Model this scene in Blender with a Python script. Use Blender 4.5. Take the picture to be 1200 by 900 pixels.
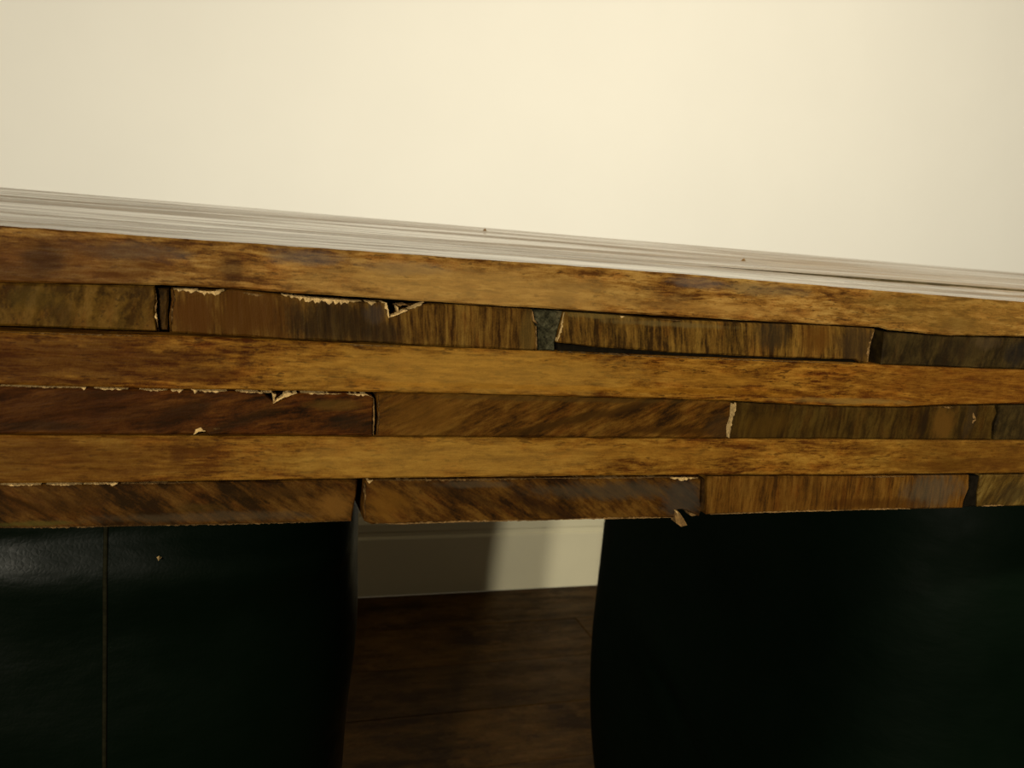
import bpy, bmesh, math, random
import numpy as np
from mathutils import Vector, Matrix

for o in list(bpy.data.objects):
    bpy.data.objects.remove(o, do_unlink=True)
scene = bpy.context.scene
C = scene.collection
random.seed(7)

# ------------------------------------------------------------------ camera
CAM_H = 0.77                       # eye height above the floor, just above the table top
FPX = 1050.0                       # focal length in pixels of the 1200x900 frame
YAW, PITCH, ROLL = 0.33224, 0.18946, 0.09100
cp, sp = math.cos(PITCH), math.sin(PITCH)
cy, sy = math.cos(YAW), math.sin(YAW)
fw = Vector((sy*cp, cy*cp, -sp))
r0 = Vector((cy, -sy, 0)); u0 = r0.cross(fw)
cr, sr = math.cos(ROLL), math.sin(ROLL)
rt = cr*r0 + sr*u0; up = -sr*r0 + cr*u0
EYE = Vector((0, -0.36, CAM_H))
cam_d = bpy.data.cameras.new('camera')
cam_d.sensor_width = 36.0; cam_d.lens = 36.0*FPX/1200.0
cam_d.clip_start = 0.02
cam_d.dof.use_dof = True; cam_d.dof.focus_distance = 0.43; cam_d.dof.aperture_fstop = 22.0
cam = bpy.data.objects.new('camera', cam_d); C.objects.link(cam)
M = Matrix(((rt.x, up.x, -fw.x, EYE.x), (rt.y, up.y, -fw.y, EYE.y), (rt.z, up.z, -fw.z, EYE.z), (0, 0, 0, 1)))
cam.matrix_world = M
scene.camera = cam

# ------------------------------------------------------------------ world, lamps, exposure
w = bpy.data.worlds.new('dim_room'); scene.world = w; w.use_nodes = True
w.node_tree.nodes['Background'].inputs[0].default_value = (1.0, 0.80, 0.50, 1)
w.node_tree.nodes['Background'].inputs[1].default_value = 0.10

def lamp(name, kind, loc, power, col, radius, target=None, size=None, blend=1.0):
    d = bpy.data.lights.new(name, kind); d.energy = power; d.color = col
    d.shadow_soft_size = radius
    o = bpy.data.objects.new(name, d); C.objects.link(o); o.location = loc
    if kind == 'SPOT':
        d.spot_size = math.radians(size); d.spot_blend = blend
        o.rotation_euler = (Vector(target)-Vector(loc)).to_track_quat('-Z', 'Y').to_euler()
    return o
WARM = (1.0, 0.91, 0.715)
lamp('ceiling_spot', 'SPOT', (0.70, -0.95, 1.55), 122, WARM, 0.06, (1.18, 1.30, 0.58), 86, 1.0)
lamp('standing_lamp_near', 'POINT', (-1.01, -2.4, 1.25), 185, WARM, 0.05)
lamp('standing_lamp_far', 'POINT', (-1.325, -2.5, 1.22), 205, WARM, 0.05)

vs = scene.view_settings
scene.display_settings.display_device = 'sRGB'
vs.view_transform = 'Standard'; vs.look = 'None'; vs.gamma = 1.0; vs.use_curve_mapping = False
vs.exposure = 0.0

# ------------------------------------------------------------------ helpers
def ray(x, y):
    return fw + rt*((x-600)/FPX) - up*((y-450)/FPX)
def on_y(x, y, Y=0.0):
    d = ray(x, y); t = (Y-EYE.y)/d.y
    return EYE + d*t
def on_z(x, y, Z):
    d = ray(x, y); t = (Z-EYE.z)/d.z
    return EYE + d*t

def link(name, me, mats, parent=None):
    o = bpy.data.objects.new(name, me); C.objects.link(o)
    for m in (mats if isinstance(mats, (list, tuple)) else [mats]):
        if m.name not in [q.name for q in me.materials if q]: me.materials.append(m)
    if parent: o.parent = parent
    return o
def tag(o, label=None, cat=None, group=None, kind=None):
    if label: o['label'] = label
    if cat: o['category'] = cat
    if group: o['group'] = group
    if kind: o['kind'] = kind
    return o
def empty(name, loc):
    o = bpy.data.objects.new(name, None); C.objects.link(o); o.location = loc
    o.empty_display_size = 0.05
    return o
def mesh(name, vs_, fs, smooth=False):
    me = bpy.data.meshes.new(name); me.from_pydata([tuple(v) for v in vs_], [], fs); me.validate(); me.update()
    bm = bmesh.new(); bm.from_mesh(me); bmesh.ops.recalc_face_normals(bm, faces=bm.faces); bm.to_mesh(me); bm.free()
    if smooth:
        for p in me.polygons: p.use_smooth = True
    return me
def box_mesh(name, lo, hi, bev=0.0):
    bm = bmesh.new(); bmesh.ops.create_cube(bm, size=1)
    lo, hi = Vector(lo), Vector(hi)
    for v in bm.verts:
        v.co = Vector([(lo[i]+hi[i])/2 + v.co[i]*(hi[i]-lo[i]) for i in range(3)])
    if bev: bmesh.ops.bevel(bm, geom=bm.edges[:], offset=bev, segments=1, affect='EDGES')
    me = bpy.data.meshes.new(name); bm.to_mesh(me); bm.free(); return me

# ------------------------------------------------------------------ materials
def lin(c):
    return tuple((v/255/12.92 if v/255 <= .04045 else ((v/255+.055)/1.055)**2.4) for v in c) + (1.0,)
class NT:
    def __init__(s, name):
        s.m = bpy.data.materials.new(name); s.m.use_nodes = True
        s.t = s.m.node_tree; s.b = s.t.nodes['Principled BSDF']
    def n(s, typ, **kw):
        nd = s.t.nodes.new(typ)
        for k, v in kw.items(): setattr(nd, k, v)
        return nd
    def l(s, a, b): s.t.links.new(a, b)
    def math(s, op, a, b=None, c=None):
        nd = s.n('ShaderNodeMath', operation=op)
        for i, q in enumerate((a, b, c)):
            if q is None: continue
            if isinstance(q, (int, float)): nd.inputs[i].default_value = q
            else: s.l(q, nd.inputs[i])
        return nd.outputs[0]
    def coord(s): return s.n('ShaderNodeTexCoord').outputs['Object']
    def mapping(s, vec, loc=(0,0,0), rot=(0,0,0), scale=(1,1,1), vt='POINT'):
        nd = s.n('ShaderNodeMapping', vector_type=vt); s.l(vec, nd.inputs[0])
        nd.inputs[1].default_value = loc; nd.inputs[2].default_value = rot; nd.inputs[3].default_value = scale
        return nd.outputs[0]
    def noise(s, vec, scale, detail=4, rough=.6, dist=0):
        nd = s.n('ShaderNodeTexNoise'); s.l(vec, nd.inputs['Vector'])
        nd.inputs['Scale'].default_value = scale; nd.inputs['Detail'].default_value = detail
        nd.inputs['Roughness'].default_value = rough; nd.inputs['Distortion'].default_value = dist
        return nd.outputs['Fac']
    def ramp(s, fac, stops):
        nd = s.n('ShaderNodeValToRGB'); s.l(fac, nd.inputs[0]); e = nd.color_ramp.elements
        while len(e) < len(stops): e.new(0.5)
        for i, (p, c) in enumerate(stops):
            e[i].position = p; e[i].color = c if len(c) == 4 else tuple(c)+(1,)
        return nd.outputs[0]
    def mix(s, fac, a, b, blend='MIX'):
        nd = s.n('ShaderNodeMix', data_type='RGBA', blend_type=blend)
        if isinstance(fac, (int, float)): nd.inputs[0].default_value = fac
        else: s.l(fac, nd.inputs[0])
        for i, q in ((6, a), (7, b)):
            if isinstance(q, tuple): nd.inputs[i].default_value = q
            else: s.l(q, nd.inputs[i])
        return nd.outputs[2]
    def smooth(s, v, a, b, lo, hi):
        nd = s.n('ShaderNodeMapRange', interpolation_type='SMOOTHSTEP'); s.l(v, nd.inputs[0])
        for i, q in enumerate((a, b, lo, hi)): nd.inputs[i+1].default_value = q
        return nd.outputs[0]
    def bump(s, h, strength, dist=.001, prev=None):
        nd = s.n('ShaderNodeBump'); s.l(h, nd.inputs['Height'])
        nd.inputs['Strength'].default_value = strength; nd.inputs['Distance'].default_value = dist
        if prev is not None: s.l(prev, nd.inputs['Normal'])
        return nd.outputs[0]

GAIN = (0.45, 0.445, 0.31)
def wood(name, dark, mid, light, angle=0.0, along=18, across=260, fleck=0.35, blotch=0.5,
         stains=(), rough=0.66, seed=0.0, spec=0.05, bump=0.5, contrast=0.13):
    """dark/mid/light: sRGB tones of the timber; angle: grain direction in the front face (degrees)."""
    s = NT(name); co = s.coord()
    a = math.radians(angle)
    rot = s.mapping(co, rot=(0, a, 0))
    st = s.mapping(rot, loc=(seed*3.1, seed*1.7, seed), scale=(along, across*.5, across))
    warp = s.noise(s.mapping(rot, loc=(seed, 0, 0), scale=(25, 40, 60)), 1.0, 3, .6)
    v2 = s.n('ShaderNodeVectorMath', operation='ADD'); s.l(st, v2.inputs[0])
    wv = s.n('ShaderNodeCombineXYZ'); s.l(s.math('MULTIPLY', warp, 2.6), wv.inputs[2]); s.l(wv.outputs[0], v2.inputs[1])
    g1 = s.noise(v2.outputs[0], 1.0, 5, .62)
    g2 = s.noise(s.mapping(rot, loc=(seed*2, seed, 0), scale=(along*3.5, across, across*3)), 1.0, 3, .55)
    big = s.noise(s.mapping(rot, loc=(0, seed, seed*5), scale=(max(14, along*.9), 30, 55)), 1.0, 4, .6, .4)
    fine = s.noise(s.mapping(co, loc=(seed, 0, 0)), 1500, 2, .5)
    v = s.math('MULTIPLY_ADD', big, blotch, s.math('MULTIPLY', g1, 1.0-blotch*.5))
    v = s.math('MULTIPLY_ADD', s.math('SUBTRACT', g2, .5), .3, v)
    v = s.math('MULTIPLY_ADD', s.math('SUBTRACT', fine, .5), .16, v)
    mot = s.noise(s.mapping(rot, loc=(seed, seed*2, 0), scale=(230, 300, 420)), 1.0, 3, .6)
    v = s.math('MULTIPLY_ADD', s.math('SUBTRACT', mot, .5), .22, v)
    c0 = .5*(1-blotch*.5)+.5*blotch
    col = s.ramp(v, [(max(0, c0-contrast), lin(dark)), (c0, lin(mid)), (min(1, c0+contrast*1.15), lin(light))])
    # short dark pores
    fl = s.smooth(s.noise(s.mapping(rot, loc=(seed*7, 0, 3), scale=(along*5, across*.8, across*2.2)), 1.0, 2, .5), .58, .70, 0, fleck)
    dk = tuple(x*.35 for x in lin(dark)[:3])+(1,)
    col = s.mix(fl, col, dk)
    hue = s.noise(s.mapping(rot, loc=(seed*4, 1, seed), scale=(60, 90, 150)), 1.0, 3, .6)
    col = s.mix(s.smooth(hue, .52, .68, 0, .55), col, s.mix(1.0, col, (1.0, .78, .62, 1), 'MULTIPLY'))
    col = s.mix(s.smooth(hue, .34, .48, .5, 0), col, s.mix(1.0, col, (.80, .86, .90, 1), 'MULTIPLY'))
    for (px, py, rx, ry, c, k, *ang) in stains:  # real stains, plus broad patches that paint light falloff into the timber
        if max(c)-min(c) < 46: c = (c[0], c[1]*.97, min(255, c[2]*1.22)); k *= .85
        p = on_y(px, py, 0); q = on_y(px+rx, py, 0); t = on_y(px, py+ry, 0)
        wx = max(abs(q.x-p.x), .0005); wz = max(abs(t.z-p.z), .0005)
        sub = s.n('ShaderNodeVectorMath', operation='SUBTRACT'); s.l(co, sub.inputs[0]); sub.inputs[1].default_value = p
        d = s.mapping(sub.outputs[0], rot=(0, math.radians(-ang[0]) if ang else 0, 0))
        d = s.mapping(d, scale=(1/wx, 1/.05, 1/wz))
        ln = s.n('ShaderNodeVectorMath', operation='LENGTH'); s.l(d, ln.inputs[0])
        nz = s.noise(s.mapping(rot, loc=(px*.1, 0, py*.1), scale=(90, 90, 260)), 1.0, 4, .65)
        f = s.smooth(s.math('MULTIPLY_ADD', s.math('SUBTRACT', nz, .5), 1.5, ln.outputs['Value']), .35, 1.15, k, 0)
        col = s.mix(f, col, lin(c))
    col = s.mix(1.0, col, GAIN+(1,), 'MULTIPLY')
    s.l(col, s.b.inputs['Base Color'])
    rg = s.smooth(g1, .3, .7, rough+.1, rough-.08)
    s.l(rg, s.b.inputs['Roughness'])
    s.b.inputs['Specular IOR Level'].default_value = spec
    h = s.math('MULTIPLY_ADD', g2, .5, s.math('MULTIPLY_ADD', fine, .35, g1))
    s.l(s.bump(h, bump, .0006), s.b.inputs['Normal'])
    return s.m

def plain(name, c, rough=.5, spec=.4, nscale=40, amt=.06, bump=.0):
    s = NT(name); co = s.coord()
    n = s.noise(co, nscale, 4)
    col = s.mix(s.smooth(n, .3, .7, 0, 1), tuple(x*(1-amt) for x in lin(c)[:3])+(1,), tuple(min(1, x*(1+amt)) for x in lin(c)[:3])+(1,))
    s.l(col, s.b.inputs['Base Color']); s.b.inputs['Roughness'].default_value = rough
    s.b.inputs['Specular IOR Level'].default_value = spec
    if bump: s.l(s.bump(s.noise(co, nscale*8, 3), bump, .001), s.b.inputs['Normal'])
    return s.m

wall_m = plain('cream_wall_paint', (236, 235, 229), .75, .25, 3, .012, .06)
base_m = plain('white_baseboard_paint', (232, 226, 196), .45, .4, 8, .02)
gap_m = plain('dark_subfloor', (18, 13, 8), .9, .1)
raw_m = plain('raw_split_wood', (186, 156, 104), .8, .15, 500, .3, .5)
dull_raw_m = plain('dull_split_wood', (108, 82, 46), .8, .15, 500, .35, .5)

# ------------------------------------------------------------------ setting
WALL_Y = 1.30
tag(link('wall_back', box_mesh('wall_back', (-4, WALL_Y, 0), (5, WALL_Y+.12, 2.7)), wall_m), 'cream painted wall behind the table', kind='structure')
# baseboard: moulded profile extruded along the wall
prof = [(0, 0), (-.016, 0), (-.016, .118), (-.0145, .121), (-.0115, .123), (-.0115, .131), (-.014, .134), (-.0145, .150), (-.010, .158), (-.006, .163), (-.005, .170), (0, .170)]
vv, ff = [], []
for X in (-4, 5):
    vv += [(X, WALL_Y+a, b) for a, b in prof]
n = len(prof)
for i in range(n): ff.append((i, (i+1) % n, n+(i+1) % n, n+i))
ff += [tuple(range(n)), tuple(range(n, 2*n))]
tag(link('baseboard_back', mesh('baseboard_back', vv, ff), base_m), 'white moulded baseboard along the foot of the cream wall', kind='structure')

fl = tag(link('floor', box_mesh('floor', (-4, -4.5, -.04), (5, WALL_Y, -.012)), gap_m), 'dark brown wooden floor under the table', kind='structure')
floor_m = [wood('floor_timber_%s' % 'abc'[i], (60, 38, 12), (90-5*i, 62-3*i, 22), (112-6*i, 78-4*i, 34), 0, 5, 60, .2, .5, rough=.5, seed=20+i, bump=.15, spec=.1) for i in range(3)]
random.seed(3)
PW = .142
y = WALL_Y-.017
row = 0
fl_mesh = [box_mesh('floor_plank', (0, 0, -.012), (1.2, PW-.0008, 0), .0005) for i in range(3)]
while y > -1.0:
    x = -2.6+random.uniform(-1.1, 0)
    while x < 3.2:
        k = random.randrange(3)
        o = link('plank', fl_mesh[k], floor_m[k], fl)
        o.location = (x, y-PW, random.uniform(-.0003, .0002)); x += 1.2016
    y -= PW; row += 1
# beyond the planks built one by one the same timber runs on
link('plank_field', box_mesh('plank_field', (-4, -4.5, -.012), (5, y, -.0002)), floor_m[0], fl)['kind'] = 'stuff'

# ------------------------------------------------------------------ the laminated table
ZN = [CAM_H+h for h in (-.02097, -.03966, -.0581, -.07825, -.09714, -.11578, -.13488)]
XL, XR, DEPTH = -.62, 1.40, .70
tbl = empty('wooden_table', (0.48, .35, 0))
tag(tbl, 'thick worn wooden table of stacked crossed floorboards, its edge facing the camera', 'table')
TP = Vector((0.48, .35, 0))

def resample(pts, step, jit, rnd):
    """pts: list of (Vector(x,z), jitter flag)"""
    out = []
    n = len(pts)
    for i in range(n):
        a, b = pts[i], pts[(i+1) % n]
        L = (b-a).length; k = max(1, int(L/step))
        for j in range(k):
            p = a.lerp(b, j/k)
            if j: p = p + Vector((rnd.uniform(-jit, jit)*.5, rnd.uniform(-jit, jit)))
            out.append(p)
    return out

def prism(name, pts, yf, depth, step=.006, jit=.00012, bev=.0007, seed=0):
    """front outline (x, z) at depth yf, run back by depth, with a small eased front arris"""
    rnd = random.Random(seed)
    p = resample([Vector(q) for q in pts], step, jit, rnd)
    area = sum(p[i].x*p[(i+1) % len(p)].y-p[(i+1) % len(p)].x*p[i].y for i in range(len(p)))
    if area < 0: p.reverse()
    n = len(p); ins = []
    for i in range(n):
        a, b, c = p[i-1], p[i], p[(i+1) % n]
        e1 = (b-a).normalized() if (b-a).length > 1e-9 else Vector((1, 0))
        e2 = (c-b).normalized() if (c-b).length > 1e-9 else e1
        nn = Vector((-e1.y-e2.y, e1.x+e2.x))
        nn = nn.normalized() if nn.length > 1e-6 else Vector((0, 0))
        ins.append(b+nn*bev*rnd.uniform(.6, 1.5))
    vs_ = [Vector((q.x, yf+rnd.uniform(-.00008, .00008), q.y))-TP for q in ins]
    vs_ += [Vector((q.x, yf+bev, q.y))-TP for q in p]
    vs_ += [Vector((q.x, yf+depth, q.y))-TP for q in p]
    fs = [tuple(range(n)), tuple(range(3*n-1, 2*n-1, -1))]
    for r in (0, 1):
        for i in range(n):
            j = (i+1) % n
            fs.append((r*n+i, r*n+j, (r+1)*n+j, (r+1)*n+i))
    return mesh(name, vs_, fs)

def px2(pts, yf):
    out = []
    for q in pts:
        if q[0] == 'w': out.append((q[1], q[2]))
        else:
            p = on_y(q[0], q[1], yf); out.append((p.x, p.z))
    return out

def board(name, pts, mat, yf=0.0, depth=DEPTH, seed=1, **kw):
    me = prism(name, px2(pts, yf), yf, depth, seed=seed, **kw)
    return link(name, me, mat, tbl)

def wl(i, e=0): return ('w', XL, ZN[i]+e)
def wx(i, X, e=0): return ('w', X, ZN[i]+e)
def wr(i, e=0): return ('w', XR, ZN[i]+e)

# object coordinates of the boards are relative to the table: shift the stain and falloff positions with them
_on_y = on_y
def on_y_local(x, y, Y=0.0): return _on_y(x, y, Y)-TP
def tw(*a, **k):
    global on_y
    on_y = on_y_local
    try: return wood(*a, **k)
    finally: on_y = _on_y

GREY = (104, 98, 84)
L1m = tw('timber_top_course', (98, 58, 20), (160, 112, 54), (206, 160, 98), 0, 48, 380, .6, .4, seed=1, contrast=.135, rough=.6, spec=.07, stains=[
    (150, 295, 90, 13, (98, 92, 76), .75), (360, 302, 55, 12, (105, 100, 88), .7), (480, 315, 60, 10, (110, 100, 84), .6),
    (30, 312, 270, 48, (96, 56, 14), .72), (50, 300, 30, 25, (58, 32, 8), .7), (272, 318, 16, 22, (72, 40, 12), .65), (820, 332, 40, 9, (112, 106, 92), .65),  # the broad left patch paints the dimmer light there into the wood
    (900, 340, 60, 9, (92, 86, 66), .6), (1040, 352, 60, 10, (112, 82, 36), .5), (1120, 382, 30, 12, (104, 74, 40), .6),
    (660, 345, 20, 26, (110, 72, 28), .5), (560, 338, 230, 30, (212, 168, 108), .55), (1130, 368, 130, 34, (134, 102, 50), .55), (850, 362, 120, 9, (190, 142, 82), .5), (20, 320, 60, 12, (78, 46, 10), .5)])  # wide pale centre and darker right: uneven light painted in
def top_finish():
    '''the same timber under a worn varnish: glossy, with dull streaks where it has gone'''
    s = NT('varnished_top_timber'); co = s.coord()
    st = s.noise(s.mapping(co, loc=(3, 0, 0), scale=(4.5, 38, 1)), 1.0, 5, .6, .3)
    wide = s.noise(s.mapping(co, loc=(9, 2, 0), scale=(3.0, 15, 1)), 1.0, 3, .5, .3)
    col = s.ramp(s.noise(s.mapping(co, scale=(18, 260, 1)), 1.0, 5, .6), [(.35, lin((74, 48, 12))), (.5, lin((120, 88, 34))), (.65, lin((150, 114, 52)))])
    s.l(col, s.b.inputs['Base Color'])
    r = s.smooth(s.math('MULTIPLY_ADD', wide, .5, s.math('MULTIPLY', st, .5)), .38, .64, .10, .40)
    s.l(r, s.b.inputs['Roughness']); s.b.inputs['Specular IOR Level'].default_value = .5
    s.l(s.bump(s.math('ADD', st, s.math('MULTIPLY', wide, .6)), .25, .0006), s.b.inputs['Normal'])
    return s.m
TOPm = top_finish()
grime_m = plain('grime_in_the_gaps', (62, 54, 36), .9, .05, 200, .3)
L3m = tw('timber_middle_course', (84, 42, 8), (148, 98, 34), (190, 136, 60), 0, 42, 420, .7, .4, contrast=.14, seed=5, rough=.62, stains=[
    (40, 420, 260, 44, (72, 36, 6), .72), (560, 436, 230, 34, (202, 154, 78), .55), (840, 445, 70, 10, (168, 118, 46), .5),  # wide dark left and pale centre: light falloff painted into the colour
    (240, 440, 60, 10, (86, 44, 8), .5), (1150, 450, 170, 44, (112, 68, 20), .6), (1000, 470, 90, 4, (150, 120, 72), .6), (700, 456, 300, 4, (182, 124, 34), .35)])  # the wide right patch paints in the dimmer light on that side
L5m = tw('timber_lower_course', (96, 54, 14), (152, 104, 40), (188, 140, 66), 0, 40, 380, .6, .38, contrast=.155, seed=9, rough=.62, stains=[
    (40, 538, 260, 44, (100, 62, 18), .65), (210, 530, 14, 18, (88, 50, 14), .6), (1150, 535, 150, 44, (100, 66, 22), .65), (520, 538, 220, 30, (190, 146, 76), .5), (1110, 545, 34, 10, (88, 54, 12), .6),  # wide dark ends and pale middle: painted falloff of the light
    (1180, 542, 40, 8, (88, 52, 16), .6), (760, 530, 120, 8, (170, 122, 52), .4), (60, 525, 60, 8, (96, 56, 14), .4)])
Am = tw('timber_olive_end', (72, 48, 14), (106, 76, 28), (128, 94, 42), 80, 90, 200, .5, .6, seed=11, stains=[
    (40, 350, 40, 16, (92, 72, 30), .5), (70, 370, 20, 20, (58, 40, 12), .5)])
Bm = tw('timber_split_end', (62, 38, 12), (112, 78, 32), (150, 114, 58), 96, 30, 420, .4, .35, seed=13, contrast=.15, stains=[
    (290, 370, 70, 40, (92, 56, 16), .9), (390, 378, 66, 36, (44, 32, 14), .97), (450, 392, 30, 20, (50, 36, 18), .9), (225, 370, 30, 40, (96, 58, 18), .9), (440, 368, 14, 14, (72, 62, 50), .8), (620, 390, 12, 40, (112, 90, 50), .5)])
Cm = tw('timber_striped_end', (58, 38, 14), (112, 80, 34), (152, 114, 56), 100, 30, 380, .45, .35, seed=17, contrast=.14, stains=[
    (905, 392, 24, 22, (62, 50, 28), .85), (960, 396, 26, 20, (104, 66, 22), .75), (1005, 402, 30, 30, (66, 50, 26), .92), (780, 380, 90, 4, (128, 108, 74), .5), (700, 370, 60, 5, (134, 112, 70), .6)])
Dm = tw('timber_dark_end', (40, 30, 16), (58, 45, 24), (78, 62, 36), 84, 60, 200, .3, .6, seed=19, stains=[
    (1130, 410, 30, 16, (44, 34, 18), .6), (1160, 402, 18, 10, (92, 76, 50), .4), (1195, 415, 16, 20, (26, 26, 26), .7)])
Em = tw('timber_reddish_end', (42, 22, 4), (82, 44, 10), (112, 68, 24), 10, 40, 320, .4, .55, seed=23, stains=[
    (215, 482, 60, 12, (42, 28, 8), .85, -22), (90, 485, 150, 40, (60, 30, 5), .6), (50, 500, 60, 7, (40, 28, 10), .7), (280, 495, 60, 8, (44, 30, 8), .7, -20), (410, 495, 30, 14, (44, 32, 14), .85), (110, 462, 40, 6, (60, 34, 8), .5), (390, 475, 36, 8, (108, 78, 32), .6)])
Fm = tw('timber_diagonal_end', (48, 28, 6), (98, 62, 18), (134, 94, 40), 26, 40, 260, .3, .6, seed=29, contrast=.15, stains=[
    (500, 485, 60, 30, (122, 82, 30), .6), (660, 495, 110, 6, (66, 42, 10), .75, -14), (740, 478, 90, 5, (70, 44, 14), .7, -16), (790, 505, 60, 6, (66, 40, 8), .7), (845, 500, 20, 20, (66, 48, 22), .8), (660, 468, 180, 4, (84, 62, 30), .6)])
Gm = tw('timber_smoky_end', (48, 32, 8), (68, 48, 16), (88, 66, 28), 86, 40, 240, .3, .5, seed=31, stains=[
    (1108, 497, 16, 26, (102, 70, 28), .9), (1140, 490, 8, 30, (58, 46, 26), .8), (900, 500, 36, 20, (88, 62, 20), .6), (1085, 495, 7, 26, (38, 26, 10), .85), (1128, 497, 4, 28, (34, 24, 8), .85)])
Im = tw('timber_scuffed_end', (46, 28, 6), (84, 52, 14), (114, 78, 34), -34, 40, 260, .35, .6, seed=37, stains=[
    (250, 606, 150, 7, (92, 80, 54), .55), (390, 592, 28, 20, (134, 92, 42), .8), (60, 590, 80, 14, (72, 44, 10), .5), (330, 578, 50, 8, (74, 48, 18), .6), (40, 614, 60, 4, (90, 84, 40), .6), (230, 596, 40, 6, (78, 60, 28), .5)])
Jm = tw('timber_greyed_end', (44, 26, 8), (84, 52, 16), (116, 80, 34), -34, 40, 260, .35, .55, seed=41, stains=[
    (720, 575, 110, 12, (78, 70, 50), .8), (800, 585, 26, 24, (72, 66, 52), .9), (640, 595, 60, 8, (46, 26, 8), .8, 20), (560, 568, 60, 5, (92, 82, 58), .6), (455, 590, 30, 22, (128, 86, 30), .7), (540, 580, 60, 8, (52, 34, 12), .6, 20)])
Km = tw('timber_upright_grain_end', (66, 40, 12), (108, 70, 24), (134, 94, 42), 92, 26, 360, .4, .4, seed=43, contrast=.16, stains=[
    (1095, 575, 40, 22, (90, 84, 62), .7), (1040, 592, 60, 8, (72, 42, 10), .6), (1000, 590, 40, 6, (74, 42, 10), .5)])
Nm = tw('timber_pale_corner_end', (64, 46, 20), (96, 72, 32), (128, 104, 60), 60, 30, 200, .3, .5, seed=47, stains=[(1190, 580, 24, 16, (52, 42, 22), .8)])
grey_m = tw('grey_mortar_filler', (42, 40, 32), (72, 69, 58), (104, 100, 88), 50, 300, 420, .5, .6, seed=51, rough=.8)
brown_fill_m = tw('brown_filler', (38, 24, 8), (66, 44, 16), (88, 62, 26), 80, 60, 240, .4, .5, seed=53, rough=.7)

# --- course 1: long planks; the front one shows its edge, all show their top faces
t1 = [wl(0), (0, 264.5), (100, 271.5), (200, 279), (320, 287), (440, 295.5), (620, 308), (800, 321), (900, 329.5), (1000, 338), (1100, 346), (1200, 354), wr(0)]
b1 = [wl(1), (0, 331), (100, 333), (190, 334), (262, 337.5), (330, 342.5), (440, 349.5), (540, 356), (640, 361.5), (770, 370), (880, 376), (960, 380), (1030, 383.5), (1042, 387), (1110, 393), (1200, 394.5), wr(1)]
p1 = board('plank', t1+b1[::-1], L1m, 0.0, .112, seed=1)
p1.data.materials.append(TOPm)
for f in p1.data.polygons:
    if f.normal.z > .7 and abs(f.normal.y) < .4: f.material_index = 1
p1['label'] = 'front top plank with grey-stained upper edge'
random.seed(11)
Pj = on_z(946, 306, ZN[0])          # where one open joint of the top ends
ytop = [.1135, .2290, .3450, Pj.y if .40 < Pj.y < .56 else .462, .5900]
top_rows = []
for k, y0 in enumerate(ytop):
    y1 = (ytop+[DEPTH+.001])[k+1]-.0012
    cuts = [XL, Pj.x, XR] if k == 3 else [XL, XR]
    for a, b in zip(cuts[:-1], cuts[1:]):
        dz = -.0003*(k+1)+random.uniform(-.00012, .00012)
        g = .010 if (k == 3 and a == XL) else 0.0
        vs_ = []
        nx = 26
        rnd = random.Random(100+k*7+int(a*100))
        ph = rnd.uniform(0, 6)
        lo = box_mesh('plank', (a+.0006, y0+g, ZN[1]+.0002), (b-.0006, y1, ZN[0]+dz), .0008)
        bm = bmesh.new(); bm.from_mesh(lo)
        bmesh.ops.subdivide_edges(bm, edges=[e for e in bm.edges if abs((e.verts[0].co-e.verts[1].co).x) > .1], cuts=24)
        for v in bm.verts:
            if v.co.z > ZN[0]-.008:
                v.co.z += .00016*math.sin(v.co.x*9+ph)+.0001*math.sin(v.co.x*23+ph*2)*(1 if v.co.y > (y0+y1)/2 else -1)
            v.co -= TP
        bm.to_mesh(lo); bm.free()
        lo.materials.append(L1m); lo.materials.append(TOPm); lo.materials.append(grime_m)
        for f in lo.polygons: f.material_index = 1 if f.normal.z > .8 else (2 if f.normal.y < -.3 else 0)
        link('plank', lo, L1m, tbl)

# --- course 2: boards crossing front to back
wA = board('cross_board', [wx(1, -.176, -.0005), (0, 331.8), (100, 333.8), (181, 335), (183, 350), (181.5, 366), (184, 388), (90, 385), (0, 382), wx(2, -.176, .002)], Am, .0012, seed=3)
wB = board('cross_board', [(200, 339), (262, 341), (272, 339), (328, 345), (345, 348), (440, 354.5), (451, 354), (453, 361), (456, 371.5), (470, 367), (482, 362), (496, 356.5), (540, 357.5), (624, 363), (625, 376), (629, 386), (630, 410.5), (560, 408), (500, 405), (440, 401.5), (330, 397), (199, 389.5), (198, 372), (201, 352)], Bm, .0006, seed=4)
wC = board('cross_board', [(661, 366), (700, 368), (770, 373.8), (880, 378.5), (960, 381.5), (1026, 385.5), (1021, 402), (1018, 425.5), (1008, 425), (1004, 421.5), (900, 418.5), (800, 414), (700, 407), (653, 401.5), (656, 385)], Cm, .0010, seed=5)
wD = board('cross_board', [(1037, 389), (1110, 394.2), (1200, 396), ('w', .59, ZN[1]-.001), ('w', .59, ZN[2]+.0006), (1200, 433), (1110, 430), (1033, 427.5)], Dm, .0018, seed=6)
board('cross_board', [('w', .594, ZN[1]-.0008), ('w', .75, ZN[1]-.0008), ('w', .75, ZN[2]+.0006), ('w', .594, ZN[2]+.0006)], Bm, .001, seed=7)
board('cross_board', [('w', .754, ZN[1]-.0008), ('w', .91, ZN[1]-.0008), ('w', .91, ZN[2]+.0006), ('w', .754, ZN[2]+.0006)], Am, .001, seed=8)
board('cross_board', [('w', .915, ZN[1]-.0008), ('w', 1.07, ZN[1]-.0008), ('w', 1.07, ZN[2]+.0006), ('w', .915, ZN[2]+.0006)], Cm, .001, seed=8)
board('cross_board', [('w', 1.075, ZN[1]-.0008), ('w', 1.236, ZN[1]-.0008), ('w', 1.236, ZN[2]+.0006), ('w', 1.075, ZN[2]+.0006)], Dm, .001, seed=8)
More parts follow.
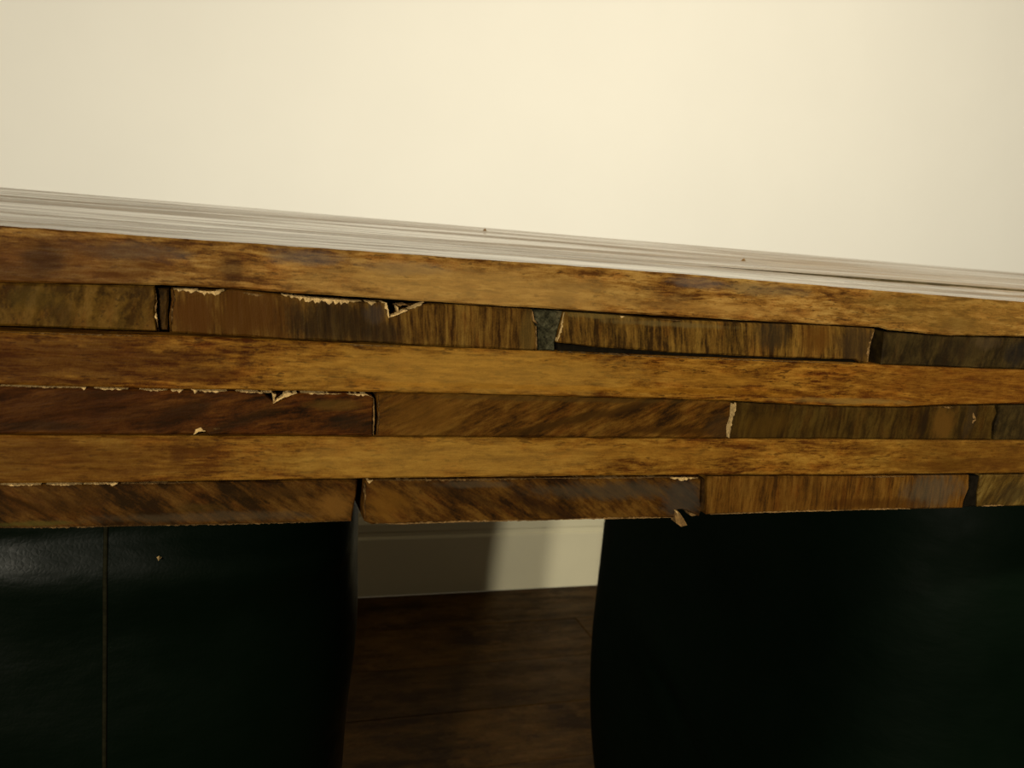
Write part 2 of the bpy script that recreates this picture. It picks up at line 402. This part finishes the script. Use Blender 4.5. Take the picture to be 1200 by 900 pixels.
board('cross_board', [('w', 1.24, ZN[1]-.0008), ('w', XR, ZN[1]-.0008), ('w', XR, ZN[2]+.0006), ('w', 1.24, ZN[2]+.0006)], Am, .001, seed=8)
fil = board('filler_or_shade', [(626.5, 363), (660, 365), (655, 384), (650, 402), (650.5, 411.5), (631.5, 411), (630, 386), (627, 376)], grey_m, .0028, .06, step=.002, jit=.0003, seed=9)
fil['label'] = 'grey mortar filling between two boards'
board('filler_or_shade', [(184.5, 338), (198, 339), (196.5, 372), (197, 387), (185.5, 386.5), (183.5, 352)], brown_fill_m, .0030, .05, step=.002, seed=10)
board('filler_or_shade', [(1016, 388), (1034, 388), (1034, 427), (1016, 426)], brown_fill_m, .014, .05, step=.002, seed=10)

# --- course 3: long planks
t3 = [wl(2), (0, 388.5), (90, 390.5), (183, 393), (300, 397.5), (440, 404.2), (640, 412), (800, 418.5), (900, 422), (1000, 425.8), (1040, 428.2), (1110, 431), (1200, 434), wr(2)]
b3 = [wl(3), (0, 451), (100, 453.5), (200, 456), (330, 458), (440, 459.5), (600, 463), (740, 466.5), (858, 470), (940, 474.5), (1000, 476.5), (1060, 477), (1100, 475), (1200, 473), wr(3)]
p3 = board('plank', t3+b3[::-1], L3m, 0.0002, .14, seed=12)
# --- course 4
wE = board('cross_board', [wx(3, -.096, -.0005), (0, 452.2), (100, 454.6), (200, 457.3), (308, 459.5), (312, 463), (322, 472.5), (345, 461.5), (400, 461), (430, 461.8), (436, 463.5), (438, 468), (437, 490), (436.5, 511), (300, 510), (244, 510), (240, 505), (228, 509.5), (100, 509.6), (0, 509), wx(4, -.096, .0005)], Em, .0010, seed=13)
wF = board('cross_board', [(441.5, 460.4), (600, 463.7), (740, 467.2), (852, 470.6), (857, 471), (856, 488), (852, 500), (852, 513.6), (640, 512.6), (441.5, 511.6), (443, 490)], Fm, .0006, seed=14)
wG = board('cross_board', [(861, 471.2), (940, 475.2), (1000, 477.3), (1060, 477.8), (1100, 476), (1167, 475), (1168, 484), (1163, 497), (1162, 515.6), (1000, 514.6), (854.5, 513.8), (856, 500), (860, 488)], Gm, .0016, seed=15)
wH = board('cross_board', [(1171, 475), (1200, 474), ('w', .567, ZN[3]-.0008), ('w', .567, ZN[4]+.0005), (1200, 516), (1165.5, 515.6), (1166.5, 498), (1171, 485)], Dm, .0020, seed=16)
for i, (a, b, m) in enumerate(((.571, .73, Em), (.733, .895, Fm), (.90, 1.06, Gm), (1.064, 1.225, Em), (1.229, XR, Fm))):
    board('cross_board', [('w', a, ZN[3]-.0008), ('w', b, ZN[3]-.0008), ('w', b, ZN[4]+.0005), ('w', a, ZN[4]+.0005)], m, .001, seed=60+i)
# --- course 5
t5 = [wl(4), (0, 510.5), (200, 511.3), (440, 512.6), (640, 513.7), (800, 514.6), (1000, 515.5), (1200, 517), wr(4)]
b5 = [wl(5), (0, 566.8), (100, 566.2), (200, 564.6), (320, 562.8), (440, 560.6), (600, 559), (800, 556.8), (1000, 556.6), (1200, 554.6), wr(5)]
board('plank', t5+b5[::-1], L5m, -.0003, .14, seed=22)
# the planks behind the front ones in courses 3 and 5
for a, b, m, kk in ((2, 3, L3m, 0), (4, 5, L5m, 1)):
    for k in range(4):
        y0 = .1415+k*.14
        link('plank', (lambda me: me)(box_mesh('plank', Vector((XL, y0, ZN[b]+.0004))-TP, Vector((XR, min(y0+.1385, DEPTH), ZN[a]-.0004))-TP, .0006)), m, tbl)
# --- course 6
wI = board('cross_board', [wx(5, -.10, -.0008), (0, 568.6), (100, 567.6), (200, 566), (320, 564.2), (417, 562.2), (419, 563), (417.5, 580), (414, 598), (412, 611.5), (320, 613.8), (200, 616.6), (100, 618.6), (0, 619.6), wx(6, -.10)], Im, .0004, seed=24)
wJ = board('cross_board', [(428, 564), (434, 562.6), (500, 561.8), (600, 560.6), (800, 558.6), (819, 559), (822, 563), (821, 585), (822, 596), (819.5, 605.5), (808, 600), (799, 597), (794, 598), (791, 607), (720, 608), (600, 610.5), (500, 613), (436, 614.8), (427, 611), (425.5, 594), (427.5, 578)], Jm, .0004, seed=25)
wK = board('cross_board', [(828.5, 558.8), (900, 558.2), (1000, 558.2), (1100, 557.2), (1136, 556.8), (1136, 572), (1130, 588), (1128, 595.5), (1060, 597), (1000, 598.6), (900, 601), (828, 603.2), (829.5, 585)], Km, .0008, seed=26)
wN = board('cross_board', [(1150, 556.6), (1200, 556), ('w', .57, ZN[5]-.0008), ('w', .57, ZN[6]), (1200, 592.8), (1146, 594), (1146.5, 578)], Nm, .0008, seed=27)
for i, (a, b, m) in enumerate(((.576, .735, Im), (.739, .90, Km), (.905, 1.06, Jm), (1.066, 1.226, Im), (1.231, XR, Km))):
    board('cross_board', [('w', a, ZN[5]-.0008), ('w', b, ZN[5]-.0008), ('w', b, ZN[6]), ('w', a, ZN[6])], m, .001, seed=70+i)
for c_, xr_, ms in ((1, -.179, (Cm, Bm, Am)), (3, -.099, (Gm, Fm, Em)), (5, -.103, (Km, Jm, Im))):
    for k in range(4):
        a = max(XL, xr_-.159); low = ZN[c_+1]+(.0006 if c_ < 5 else 0)
        if xr_-a > .02:
            board('cross_board', [('w', a, ZN[c_]-.0008), ('w', xr_, ZN[c_]-.0008), ('w', xr_, low), ('w', a, low)], ms[k % 3], .001, seed=90+c_*5+k)
        xr_ = a-.003
gap_shade_m = plain('black_gap_shade', (16, 13, 8), .95, .02, 300, .3)  # near-black colour that stands in for shade inside the gaps
board('filler_or_shade', [(1137.5, 557.5), (1149, 557.5), (1145.5, 578), (1145, 593.5), (1129.5, 594.5), (1131.5, 588), (1137, 572)], gap_shade_m, .0022, .05, step=.002, seed=80)  # black strip added as the shade of the narrow slot
board('filler_or_shade', [(654, 402.5), (700, 408), (800, 415), (900, 419.5), (1003, 422.5), (1003, 425.2), (900, 421.6), (800, 418), (654, 411.8)], gap_shade_m, .0035, .05, step=.004, seed=82)  # black strip added to darken the crevice where light gets in
board('filler_or_shade', [(823.5, 561), (827.5, 561), (828, 585), (827, 600), (821.5, 600), (822.5, 585)], brown_fill_m, .0030, .05, step=.002, seed=81)
# --- legs at the four corners, outside the picture
leg_m = tw('timber_leg', (60, 36, 10), (100, 64, 22), (130, 90, 40), 90, 12, 200, .3, .5, seed=61)
for X in (XL+.03, XR-.11):
    for Y in (.04, DEPTH-.12):
        link('leg', box_mesh('leg', Vector((X, Y, 0))-TP, Vector((X+.08, Y+.08, ZN[6]+.0006))-TP, .002), leg_m, tbl)

# --- splintered edges: torn strips of raw wood still attached to their boards
def splinter(parent, line, thick, yf, mat=None, seed=0, proud=.0006, density=2.2, keep=1.0, down=1):
    """ragged strip that follows a pixel polyline; thick: height in pixels, tapering at both ends"""
    rnd = random.Random(seed)
    pts = []
    for i in range(len(line)-1):
        (x0, y0), (x1, y1) = line[i], line[i+1]
        L = math.hypot(x1-x0, y1-y0); k = max(2, int(L/density))
        for j in range(k): pts.append((x0+(x1-x0)*j/k, y0+(y1-y0)*j/k, x1-x0, y1-y0))
    pts.append((line[-1][0], line[-1][1], line[-1][0]-line[-2][0], line[-1][1]-line[-2][1]))
    n = len(pts); vs_ = []; fs = []
    for i, (x, y, dx, dy) in enumerate(pts):
        L = math.hypot(dx, dy) or 1; nx, ny = -dy/L*down, dx/L*down
        e = min(1, 3*min(i, n-1-i)/max(1, n-1)+.12)
        t = thick*.8*e*rnd.uniform(.25, 1.2)
        if rnd.random() > keep: t *= .15
        j = rnd.uniform(-.25, .25)
        a = _on_y(x+nx*j, y+ny*j, yf); b = _on_y(x+nx*t, y+ny*t, yf)
        pr = proud*rnd.uniform(.4, 1.4)
        vs_ += [Vector((a.x, yf+.004, a.z))-TP, Vector((a.x, yf-pr, a.z))-TP, Vector((b.x, yf-pr*.25, b.z))-TP, Vector((b.x, yf+.004, b.z))-TP]
    for i in range(n-1):
        for k in range(4):
            fs.append((4*i+k, 4*i+(k+1) % 4, 4*i+4+(k+1) % 4, 4*i+4+k))
    fs += [(0, 1, 2, 3), (4*n-4, 4*n-3, 4*n-2, 4*n-1)]
    return link('splinter', mesh('splinter', vs_, fs), mat or raw_m, parent)

S = splinter
# course 2
S(wB, [(203, 338.5), (232, 339.5)], 5, .0006, seed=1); S(wB, [(230, 340), (245, 341.5), (263, 340)], 6, .0006, seed=2)
S(wB, [(203, 340), (204.5, 350), (201, 362), (200, 388)], 2, .0006, seed=3, mat=dull_raw_m, down=-1)
S(wB, [(282, 342), (312, 346)], 3, .0006, seed=4, mat=dull_raw_m)
S(wB, [(330, 345), (365, 349), (400, 351.5), (424, 353)], 7, .0006, seed=5); S(wB, [(428, 353), (441, 354)], 6, .0006, seed=6)
S(wB, [(446, 353.5), (453, 355), (455, 363), (456, 373)], 4, .0006, seed=7, down=1); S(wB, [(455, 372.5), (466, 368.5), (478, 363.5)], 3.2, .0006, seed=8, down=-1)
S(wB, [(462, 357), (474, 355.5), (482, 359)], 4, .0030, seed=9, mat=dull_raw_m); S(wB, [(478, 362), (488, 357.5), (497, 354)], 3, .0006, seed=10)
S(wB, [(466, 366), (464, 358)], 3, .0024, seed=11)
S(wA, [(182, 338), (184, 352), (183, 366), (186, 388)], 3, .0012, seed=12, mat=dull_raw_m, keep=.6); S(wA, [(183, 366), (185, 376)], 4, .0012, seed=13)
S(wC, [(661, 366), (657, 384), (653, 400)], 2.6, .0010, seed=14, down=-1); S(wB, [(624, 364), (626, 374), (630, 380)], 2.4, .0006, seed=15, mat=dull_raw_m)
S(wB, [(628, 382), (629, 409)], 1.8, .0006, seed=16, mat=dull_raw_m); S(wC, [(726, 370), (734, 371)], 3, .0010, seed=17)
S(wC, [(770, 374), (800, 375.5)], 1.6, .0010, seed=18, mat=dull_raw_m); S(wC, [(1024, 387), (1019, 404), (1016, 424)], 3, .0010, seed=19, mat=dull_raw_m, keep=.5)
S(p3, [(0, 389.2), (90, 391.2), (200, 394.6)], 1.5, .0002, seed=62, mat=dull_raw_m); S(p3, [(400, 403), (440, 404.6), (470, 406)], 2, .0002, seed=63, mat=dull_raw_m)
S(p3, [(652, 412.6), (800, 418.8), (1000, 426)], 1.4, .0002, seed=64, mat=dull_raw_m)
# course 4
S(wE, [(0, 452), (60, 453.5), (96, 454.5)], 1.6, .0010, seed=21, keep=.6); S(wE, [(94, 453.5), (101, 454)], 4, .0010, seed=22)
S(wE, [(110, 454.5), (150, 455.8)], 2.4, .0010, seed=23); S(wE, [(163, 456), (196, 457)], 2.4, .0010, seed=24); S(wE, [(200, 456.4), (215, 456.6)], 5, .0010, seed=25)
S(wE, [(224, 455.5), (232, 457)], 7, .0010, seed=26); S(wE, [(230, 457), (266, 458)], 3, .0010, seed=27); S(wE, [(242, 457.5), (248, 457.8)], 6, .0010, seed=28)
S(wE, [(276, 458), (318, 460)], 2.2, .0010, seed=29); S(wE, [(318, 459), (320, 466), (320, 472)], 5, .0010, seed=30, down=-1); S(wE, [(320, 472.5), (332, 466), (348, 460.5)], 4.5, .0010, seed=31, down=-1)
S(wE, [(352, 460), (400, 461.5)], 2.2, .0010, seed=32); S(wE, [(406, 461), (430, 462), (437, 466)], 3, .0010, seed=33); S(wE, [(438, 466), (439, 488), (437.5, 510)], 2.0, .0010, seed=34, mat=dull_raw_m)
S(wE, [(227, 509), (233, 505.5), (241, 505)], 5, .0010, seed=35, down=-1); S(wE, [(250, 502), (258, 501.5)], 2, .0010, seed=36, mat=dull_raw_m)
S(wF, [(443, 463), (443.5, 490), (442, 510)], 1.6, .0006, seed=37, mat=dull_raw_m, down=-1)
S(wG, [(862, 472), (859, 488)], 2.8, .0010, seed=38, down=-1); S(wG, [(859, 486), (856, 500), (854, 513)], 1.8, .0010, seed=39, down=-1, keep=.7)
S(wG, [(1140, 484), (1143, 492), (1139, 496)], 2.6, .0016, seed=40, mat=dull_raw_m); S(wG, [(1104, 476.5), (1116, 477)], 2, .0016, seed=41, mat=dull_raw_m)
# course 6
S(wI, [(0, 567.8), (48, 567.4)], 2.2, .0004, seed=42); S(wI, [(54, 567.4), (96, 567.2)], 2.2, .0004, seed=43); S(wI, [(98, 567), (126, 566.6)], 1.8, .0004, seed=44); S(wI, [(122, 566.2), (138, 566)], 4, .0004, seed=45)
S(wI, [(142, 566.4), (230, 565.6)], 1.4, .0004, seed=46, mat=dull_raw_m); S(wI, [(0, 617.8), (60, 617.4), (140, 616)], 2, .0004, seed=47, mat=dull_raw_m); S(wI, [(140, 616), (280, 613.4), (410, 610)], 1.8, .0004, seed=48, mat=dull_raw_m)
S(wJ, [(430, 563.5), (437, 562.6)], 6, .0004, seed=49); S(wJ, [(440, 562.6), (560, 561.4), (640, 560.4)], 2.4, .0004, seed=50, mat=dull_raw_m); S(wJ, [(640, 560.4), (730, 559.4), (790, 559)], 1.8, .0004, seed=51, mat=dull_raw_m)
S(wJ, [(785, 559.4), (818, 559.6)], 4.5, .0004, seed=52); S(wJ, [(428, 566), (427, 590), (428, 609)], 2, .0004, seed=53, down=-1, mat=dull_raw_m)
S(wJ, [(440, 613), (470, 614), (540, 611.6), (640, 609.4)], 2.2, .0004, seed=54, down=-1, mat=dull_raw_m); S(wJ, [(640, 609.2), (720, 607.6), (788, 606.4)], 2.0, .0004, seed=55, down=-1, mat=dull_raw_m)
# the shard that hangs from the broken lower corner
vsh = []
shard = [(792, 597), (796, 601), (800, 607), (806, 616), (797, 616.5), (791, 612), (790, 604)]
for yy in (-.0010, .004):
    for (x, y) in shard:
        p = _on_y(x, y, 0); vsh.append(Vector((p.x, yy+(.0015 if (x, y) == shard[3] else 0), p.z))-TP)
ns = len(shard)
link('splinter', mesh('splinter', vsh, [tuple(range(ns)), tuple(range(ns, 2*ns))]+[(i, (i+1) % ns, ns+(i+1) % ns, ns+i) for i in range(ns)]), dull_raw_m, wJ)['label'] = 'torn shard hanging from the broken corner'
S(wJ, [(791, 598), (795, 606)], 3, -.0008, seed=56, down=-1); S(wJ, [(806, 600), (814, 601), (820, 600)], 5, .0020, seed=57, mat=dull_raw_m)
S(wK, [(832, 602.6), (900, 600.4), (1000, 597.6)], 1.6, .0008, seed=58, mat=dull_raw_m, down=-1); S(wK, [(1000, 597.6), (1066, 596)], 1.6, .0008, seed=59, mat=dull_raw_m, down=-1)
S(wN, [(1150, 593), (1176, 592.2)], 2, .0008, seed=60, mat=dull_raw_m, down=-1); S(wK, [(1000, 558.8), (1060, 558.2)], 1.2, .0008, seed=61, mat=dull_raw_m)
# two small nibs standing on the table top
for (x, y, h) in ((568, 270, .0022), (871, 305, .0018)):
    p = on_z(x, y, ZN[0]+.0004)
    vs_ = [p+Vector((.0022*math.cos(a*1.05), .0022*math.sin(a*1.05), -.0006))-TP for a in range(6)]+[p+Vector((.0005, 0, h))-TP]
    link('splinter', mesh('splinter', vs_, [(i, (i+1) % 6, 6) for i in range(6)]+[tuple(range(6))]), dull_raw_m, p1)

# ------------------------------------------------------------------ leather tub chairs pushed under the table
def leather(name, seed, r0=.38, spec=.06):
    s = NT(name); co = s.coord()
    big = s.noise(s.mapping(co, loc=(seed, 0, 0)), 6, 3, .5)
    col = s.mix(s.smooth(big, .35, .65, 0, 1), (.0005, .0021, .0008, 1), (.0008, .0028, .0011, 1))
    s.l(col, s.b.inputs['Base Color'])
    s.l(s.smooth(s.noise(co, 22, 4), .3, .7, r0, r0+.14), s.b.inputs['Roughness'])
    s.b.inputs['Specular IOR Level'].default_value = spec
    vo = s.n('ShaderNodeTexVoronoi', feature='DISTANCE_TO_EDGE'); s.l(co, vo.inputs['Vector']); vo.inputs['Scale'].default_value = 420
    b1_ = s.bump(vo.outputs['Distance'], .12, .0006)
    b2_ = s.bump(s.noise(s.mapping(co, scale=(1, 1, 2.2)), 20, 3, .5), .35, .004, b1_)
    s.l(b2_, s.b.inputs['Normal'])
    return s.m
seam_m = plain('seam_thread', (20, 19, 9), .8, .04, 300, .3)
foot_m = plain('dark_foot_wood', (30, 20, 12), .4, .4, 60, .2)
TOP = ZN[6]-.006
RO, TH = .292, .075
def plan(th):
    '''rounded-square plan of the tub'''
    return (abs(math.cos(th))**5+abs(math.sin(th))**5)**(-1/5)

def outer(z, th, bumps):
    '''point on the outside of the shell at height z: tucked rim, soft folds raised along the surface normal'''
    h = TOP-z
    c_, s_ = math.cos(th), math.sin(th)
    r = RO*plan(th)
    a = -.005*math.exp(-((h-.026)/.012)**2)                      # tuck under the rim
    a += .004*math.exp(-((h-.13)/.05)**2)
    if h > .34: a -= .5*(h-.34)**2
    for (bt, bh, wt, wh, amp, sk) in bumps:
        dt = (th-bt+math.pi) % (2*math.pi)-math.pi
        a += amp*math.exp(-(dt/wt)**2-((h-bh-sk*dt)/wh)**2)
    nx, ny = c_*abs(c_)**3, s_*abs(s_)**3
    L = math.hypot(nx, ny)
    return r*c_+a*nx/L, r*s_+a*ny/L

def tub_chair(cx, cyy, label, bumps, seam_angles, seed):
    root = empty('tub_chair', (cx, cyy, 0))
    tag(root, label, 'chair', 'dark green leather tub chairs under the table')
    a0, a1 = math.radians(140), math.radians(400)
    NA, zs = 150, []
    zb = .085
    k = 70
    zs = [zb+(TOP-.018-zb)*i/k for i in range(k+1)]
    prof_n = None
    vs_, fs = [], []
    for i in range(NA+1):
        th = a0+(a1-a0)*i/NA
        loop = [outer(z, th, bumps)+(z,) for z in zs]
        o_ = Vector(loop[-1][:2]); i_ = Vector((math.cos(th), math.sin(th)))*((RO-TH)*plan(th))
        # rounded rim
        for j in range(1, 8):
            t = math.pi*j/8
            q = (o_+i_)/2+(o_-i_)/2*math.cos(t); loop.append((q.x, q.y, TOP-.018+.018*math.sin(t)))
        loop += [(i_.x, i_.y, TOP-.018-(TOP-.018-zb)*j/12) for j in range(0, 13)]
        prof_n = len(loop)
        vs_ += loop
    for i in range(NA):
        for j in range(prof_n):
            j2 = (j+1) % prof_n
            fs.append((i*prof_n+j, i*prof_n+j2, (i+1)*prof_n+j2, (i+1)*prof_n+j))
    fs += [tuple(range(prof_n)), tuple(range(NA*prof_n, (NA+1)*prof_n))]
    lm = leather('dark_green_leather_%s' % ('first', 'second')[seed], seed, (.34, .55)[seed], (.06, .035)[seed])
    sh = link('backrest', mesh('backrest', vs_, fs, True), lm, root)
    # vertical sewn seams on the outside
    for th in seam_angles:
        vv, f2 = [], []
        sec = 6
        for i, z in enumerate(zs):
            x0, y0 = outer(z, th, bumps)
            x1, y1 = outer(z, th+.004, bumps); tx, ty = (x1-x0)/math.hypot(x1-x0, y1-y0), (y1-y0)/math.hypot(x1-x0, y1-y0)
            for q in range(sec):
                t = 2*math.pi*q/sec
                u_, n_ = .0011*math.cos(t), .0001+.0005*math.sin(t)
                vv.append((x0+tx*u_+ty*n_, y0+ty*u_-tx*n_, z))
        for i in range(len(zs)-1):
            for q in range(sec):
                q2 = (q+1) % sec
                f2.append((i*sec+q, i*sec+q2, (i+1)*sec+q2, (i+1)*sec+q))
        link('seam', mesh('seam', vv, f2, True), seam_m, sh)
    # seat cushion inside the tub
    vv, f2 = [], []
    rings = [(.0, .33), (.204, .33), (.213, .345), (.213, .40), (.204, .425), (.17, .44), (.0, .445)]
    N = 40
    for r, z in rings:
        for q in range(N):
            t = 2*math.pi*q/N; vv.append((max(r, .002)*math.cos(t), max(r, .002)*math.sin(t), z))
    for i in range(len(rings)-1):
        for q in range(N):
            f2.append((i*N+q, i*N+(q+1) % N, (i+1)*N+(q+1) % N, (i+1)*N+q))
    f2 += [tuple(range(N)), tuple(range((len(rings)-1)*N, len(rings)*N))]
    link('seat', mesh('seat', vv, f2, True), lm, root)
    # seat base and feet
    vv, f2 = [], []
    for r, z in ((.222, .07), (.222, .331)):
        for q in range(N):
            t = 2*math.pi*q/N; vv.append((r*math.cos(t), r*math.sin(t), z))
    for q in range(N): f2.append((q, (q+1) % N, N+(q+1) % N, N+q))
    f2 += [tuple(range(N)), tuple(range(N, 2*N))]
    link('seat_base', mesh('seat_base', vv, f2), lm, root)
    for t in (45, 135, 225, 315):
        t = math.radians(t); vv, f2 = [], []
        for r, z in ((.013, 0), (.021, .06), (.021, .09)):
            for q in range(12):
                u = 2*math.pi*q/12; vv.append((.225*math.cos(t)+r*math.cos(u), .225*math.sin(t)+r*math.sin(u), z))
        for i in range(2):
            for q in range(12): f2.append((i*12+q, i*12+(q+1) % 12, (i+1)*12+(q+1) % 12, (i+1)*12+q))
        f2 += [tuple(range(12)), tuple(range(24, 36))]
        link('foot', mesh('foot', vv, f2), foot_m, root)
    return root

def hit_angle(px, py, cx, cyy, r=RO):
    """angle on the shell that the picture point sees"""
    d = ray(px, py); t = .2
    while t < 3:
        x, y_ = EYE.x+d.x*t-cx, EYE.y+d.y*t-cyy
        th = math.atan2(y_, x)
        if math.hypot(x, y_) < r*plan(th): return th % (2*math.pi)
        t += .001
    return -math.pi/2

LC = (-.194, .37); RC = (.740, .37)
aS = hit_angle(123, 760, *LC)
lch = tub_chair(LC[0], LC[1], 'dark green leather tub chair with a vertical back seam and a tiny modelled glint', [
    (aS+.22, .052, .17, .012, .008, .05), (aS+.0, .055, .2, .012, .003, .05)], [aS], 0)
# a tiny pale bead, modelled as a glint on the seamed chair's leather
aG = hit_angle(186, 657, *LC)
dG = ray(186, 657); gx = (LC[1]-RO*plan(aG)*abs(math.sin(aG))-.006-EYE.y)/dG.y
pG = EYE+dG*gx-Vector((LC[0], LC[1], 0))
vv, f2 = [], []
for q in range(8):
    t = 2*math.pi*q/8; k_ = (1.0, .7, 1.2, .8, .9, .6, 1.1, .8)[q]
    vv.append(pG+Vector((.0013*k_*math.cos(t), .004, .0008*k_*math.sin(t))))
vv.append(pG+Vector((0, -.0008, .0002)))
link('fleck', mesh('fleck', vv, [(q, (q+1) % 8, 8) for q in range(8)]+[tuple(range(8))]), raw_m, [c_ for c_ in lch.children if c_.name.startswith('backrest')][0])
aR = hit_angle(720, 790, *RC)
tub_chair(RC[0], RC[1], 'plain dark green leather tub chair under the table beside the lit stretch of baseboard', [
    (3.0, .295, .22, .03, .007, 0), (3.15, .325, .22, .014, -.006, .12)], [hit_angle(1500, 760, *RC)], 1)
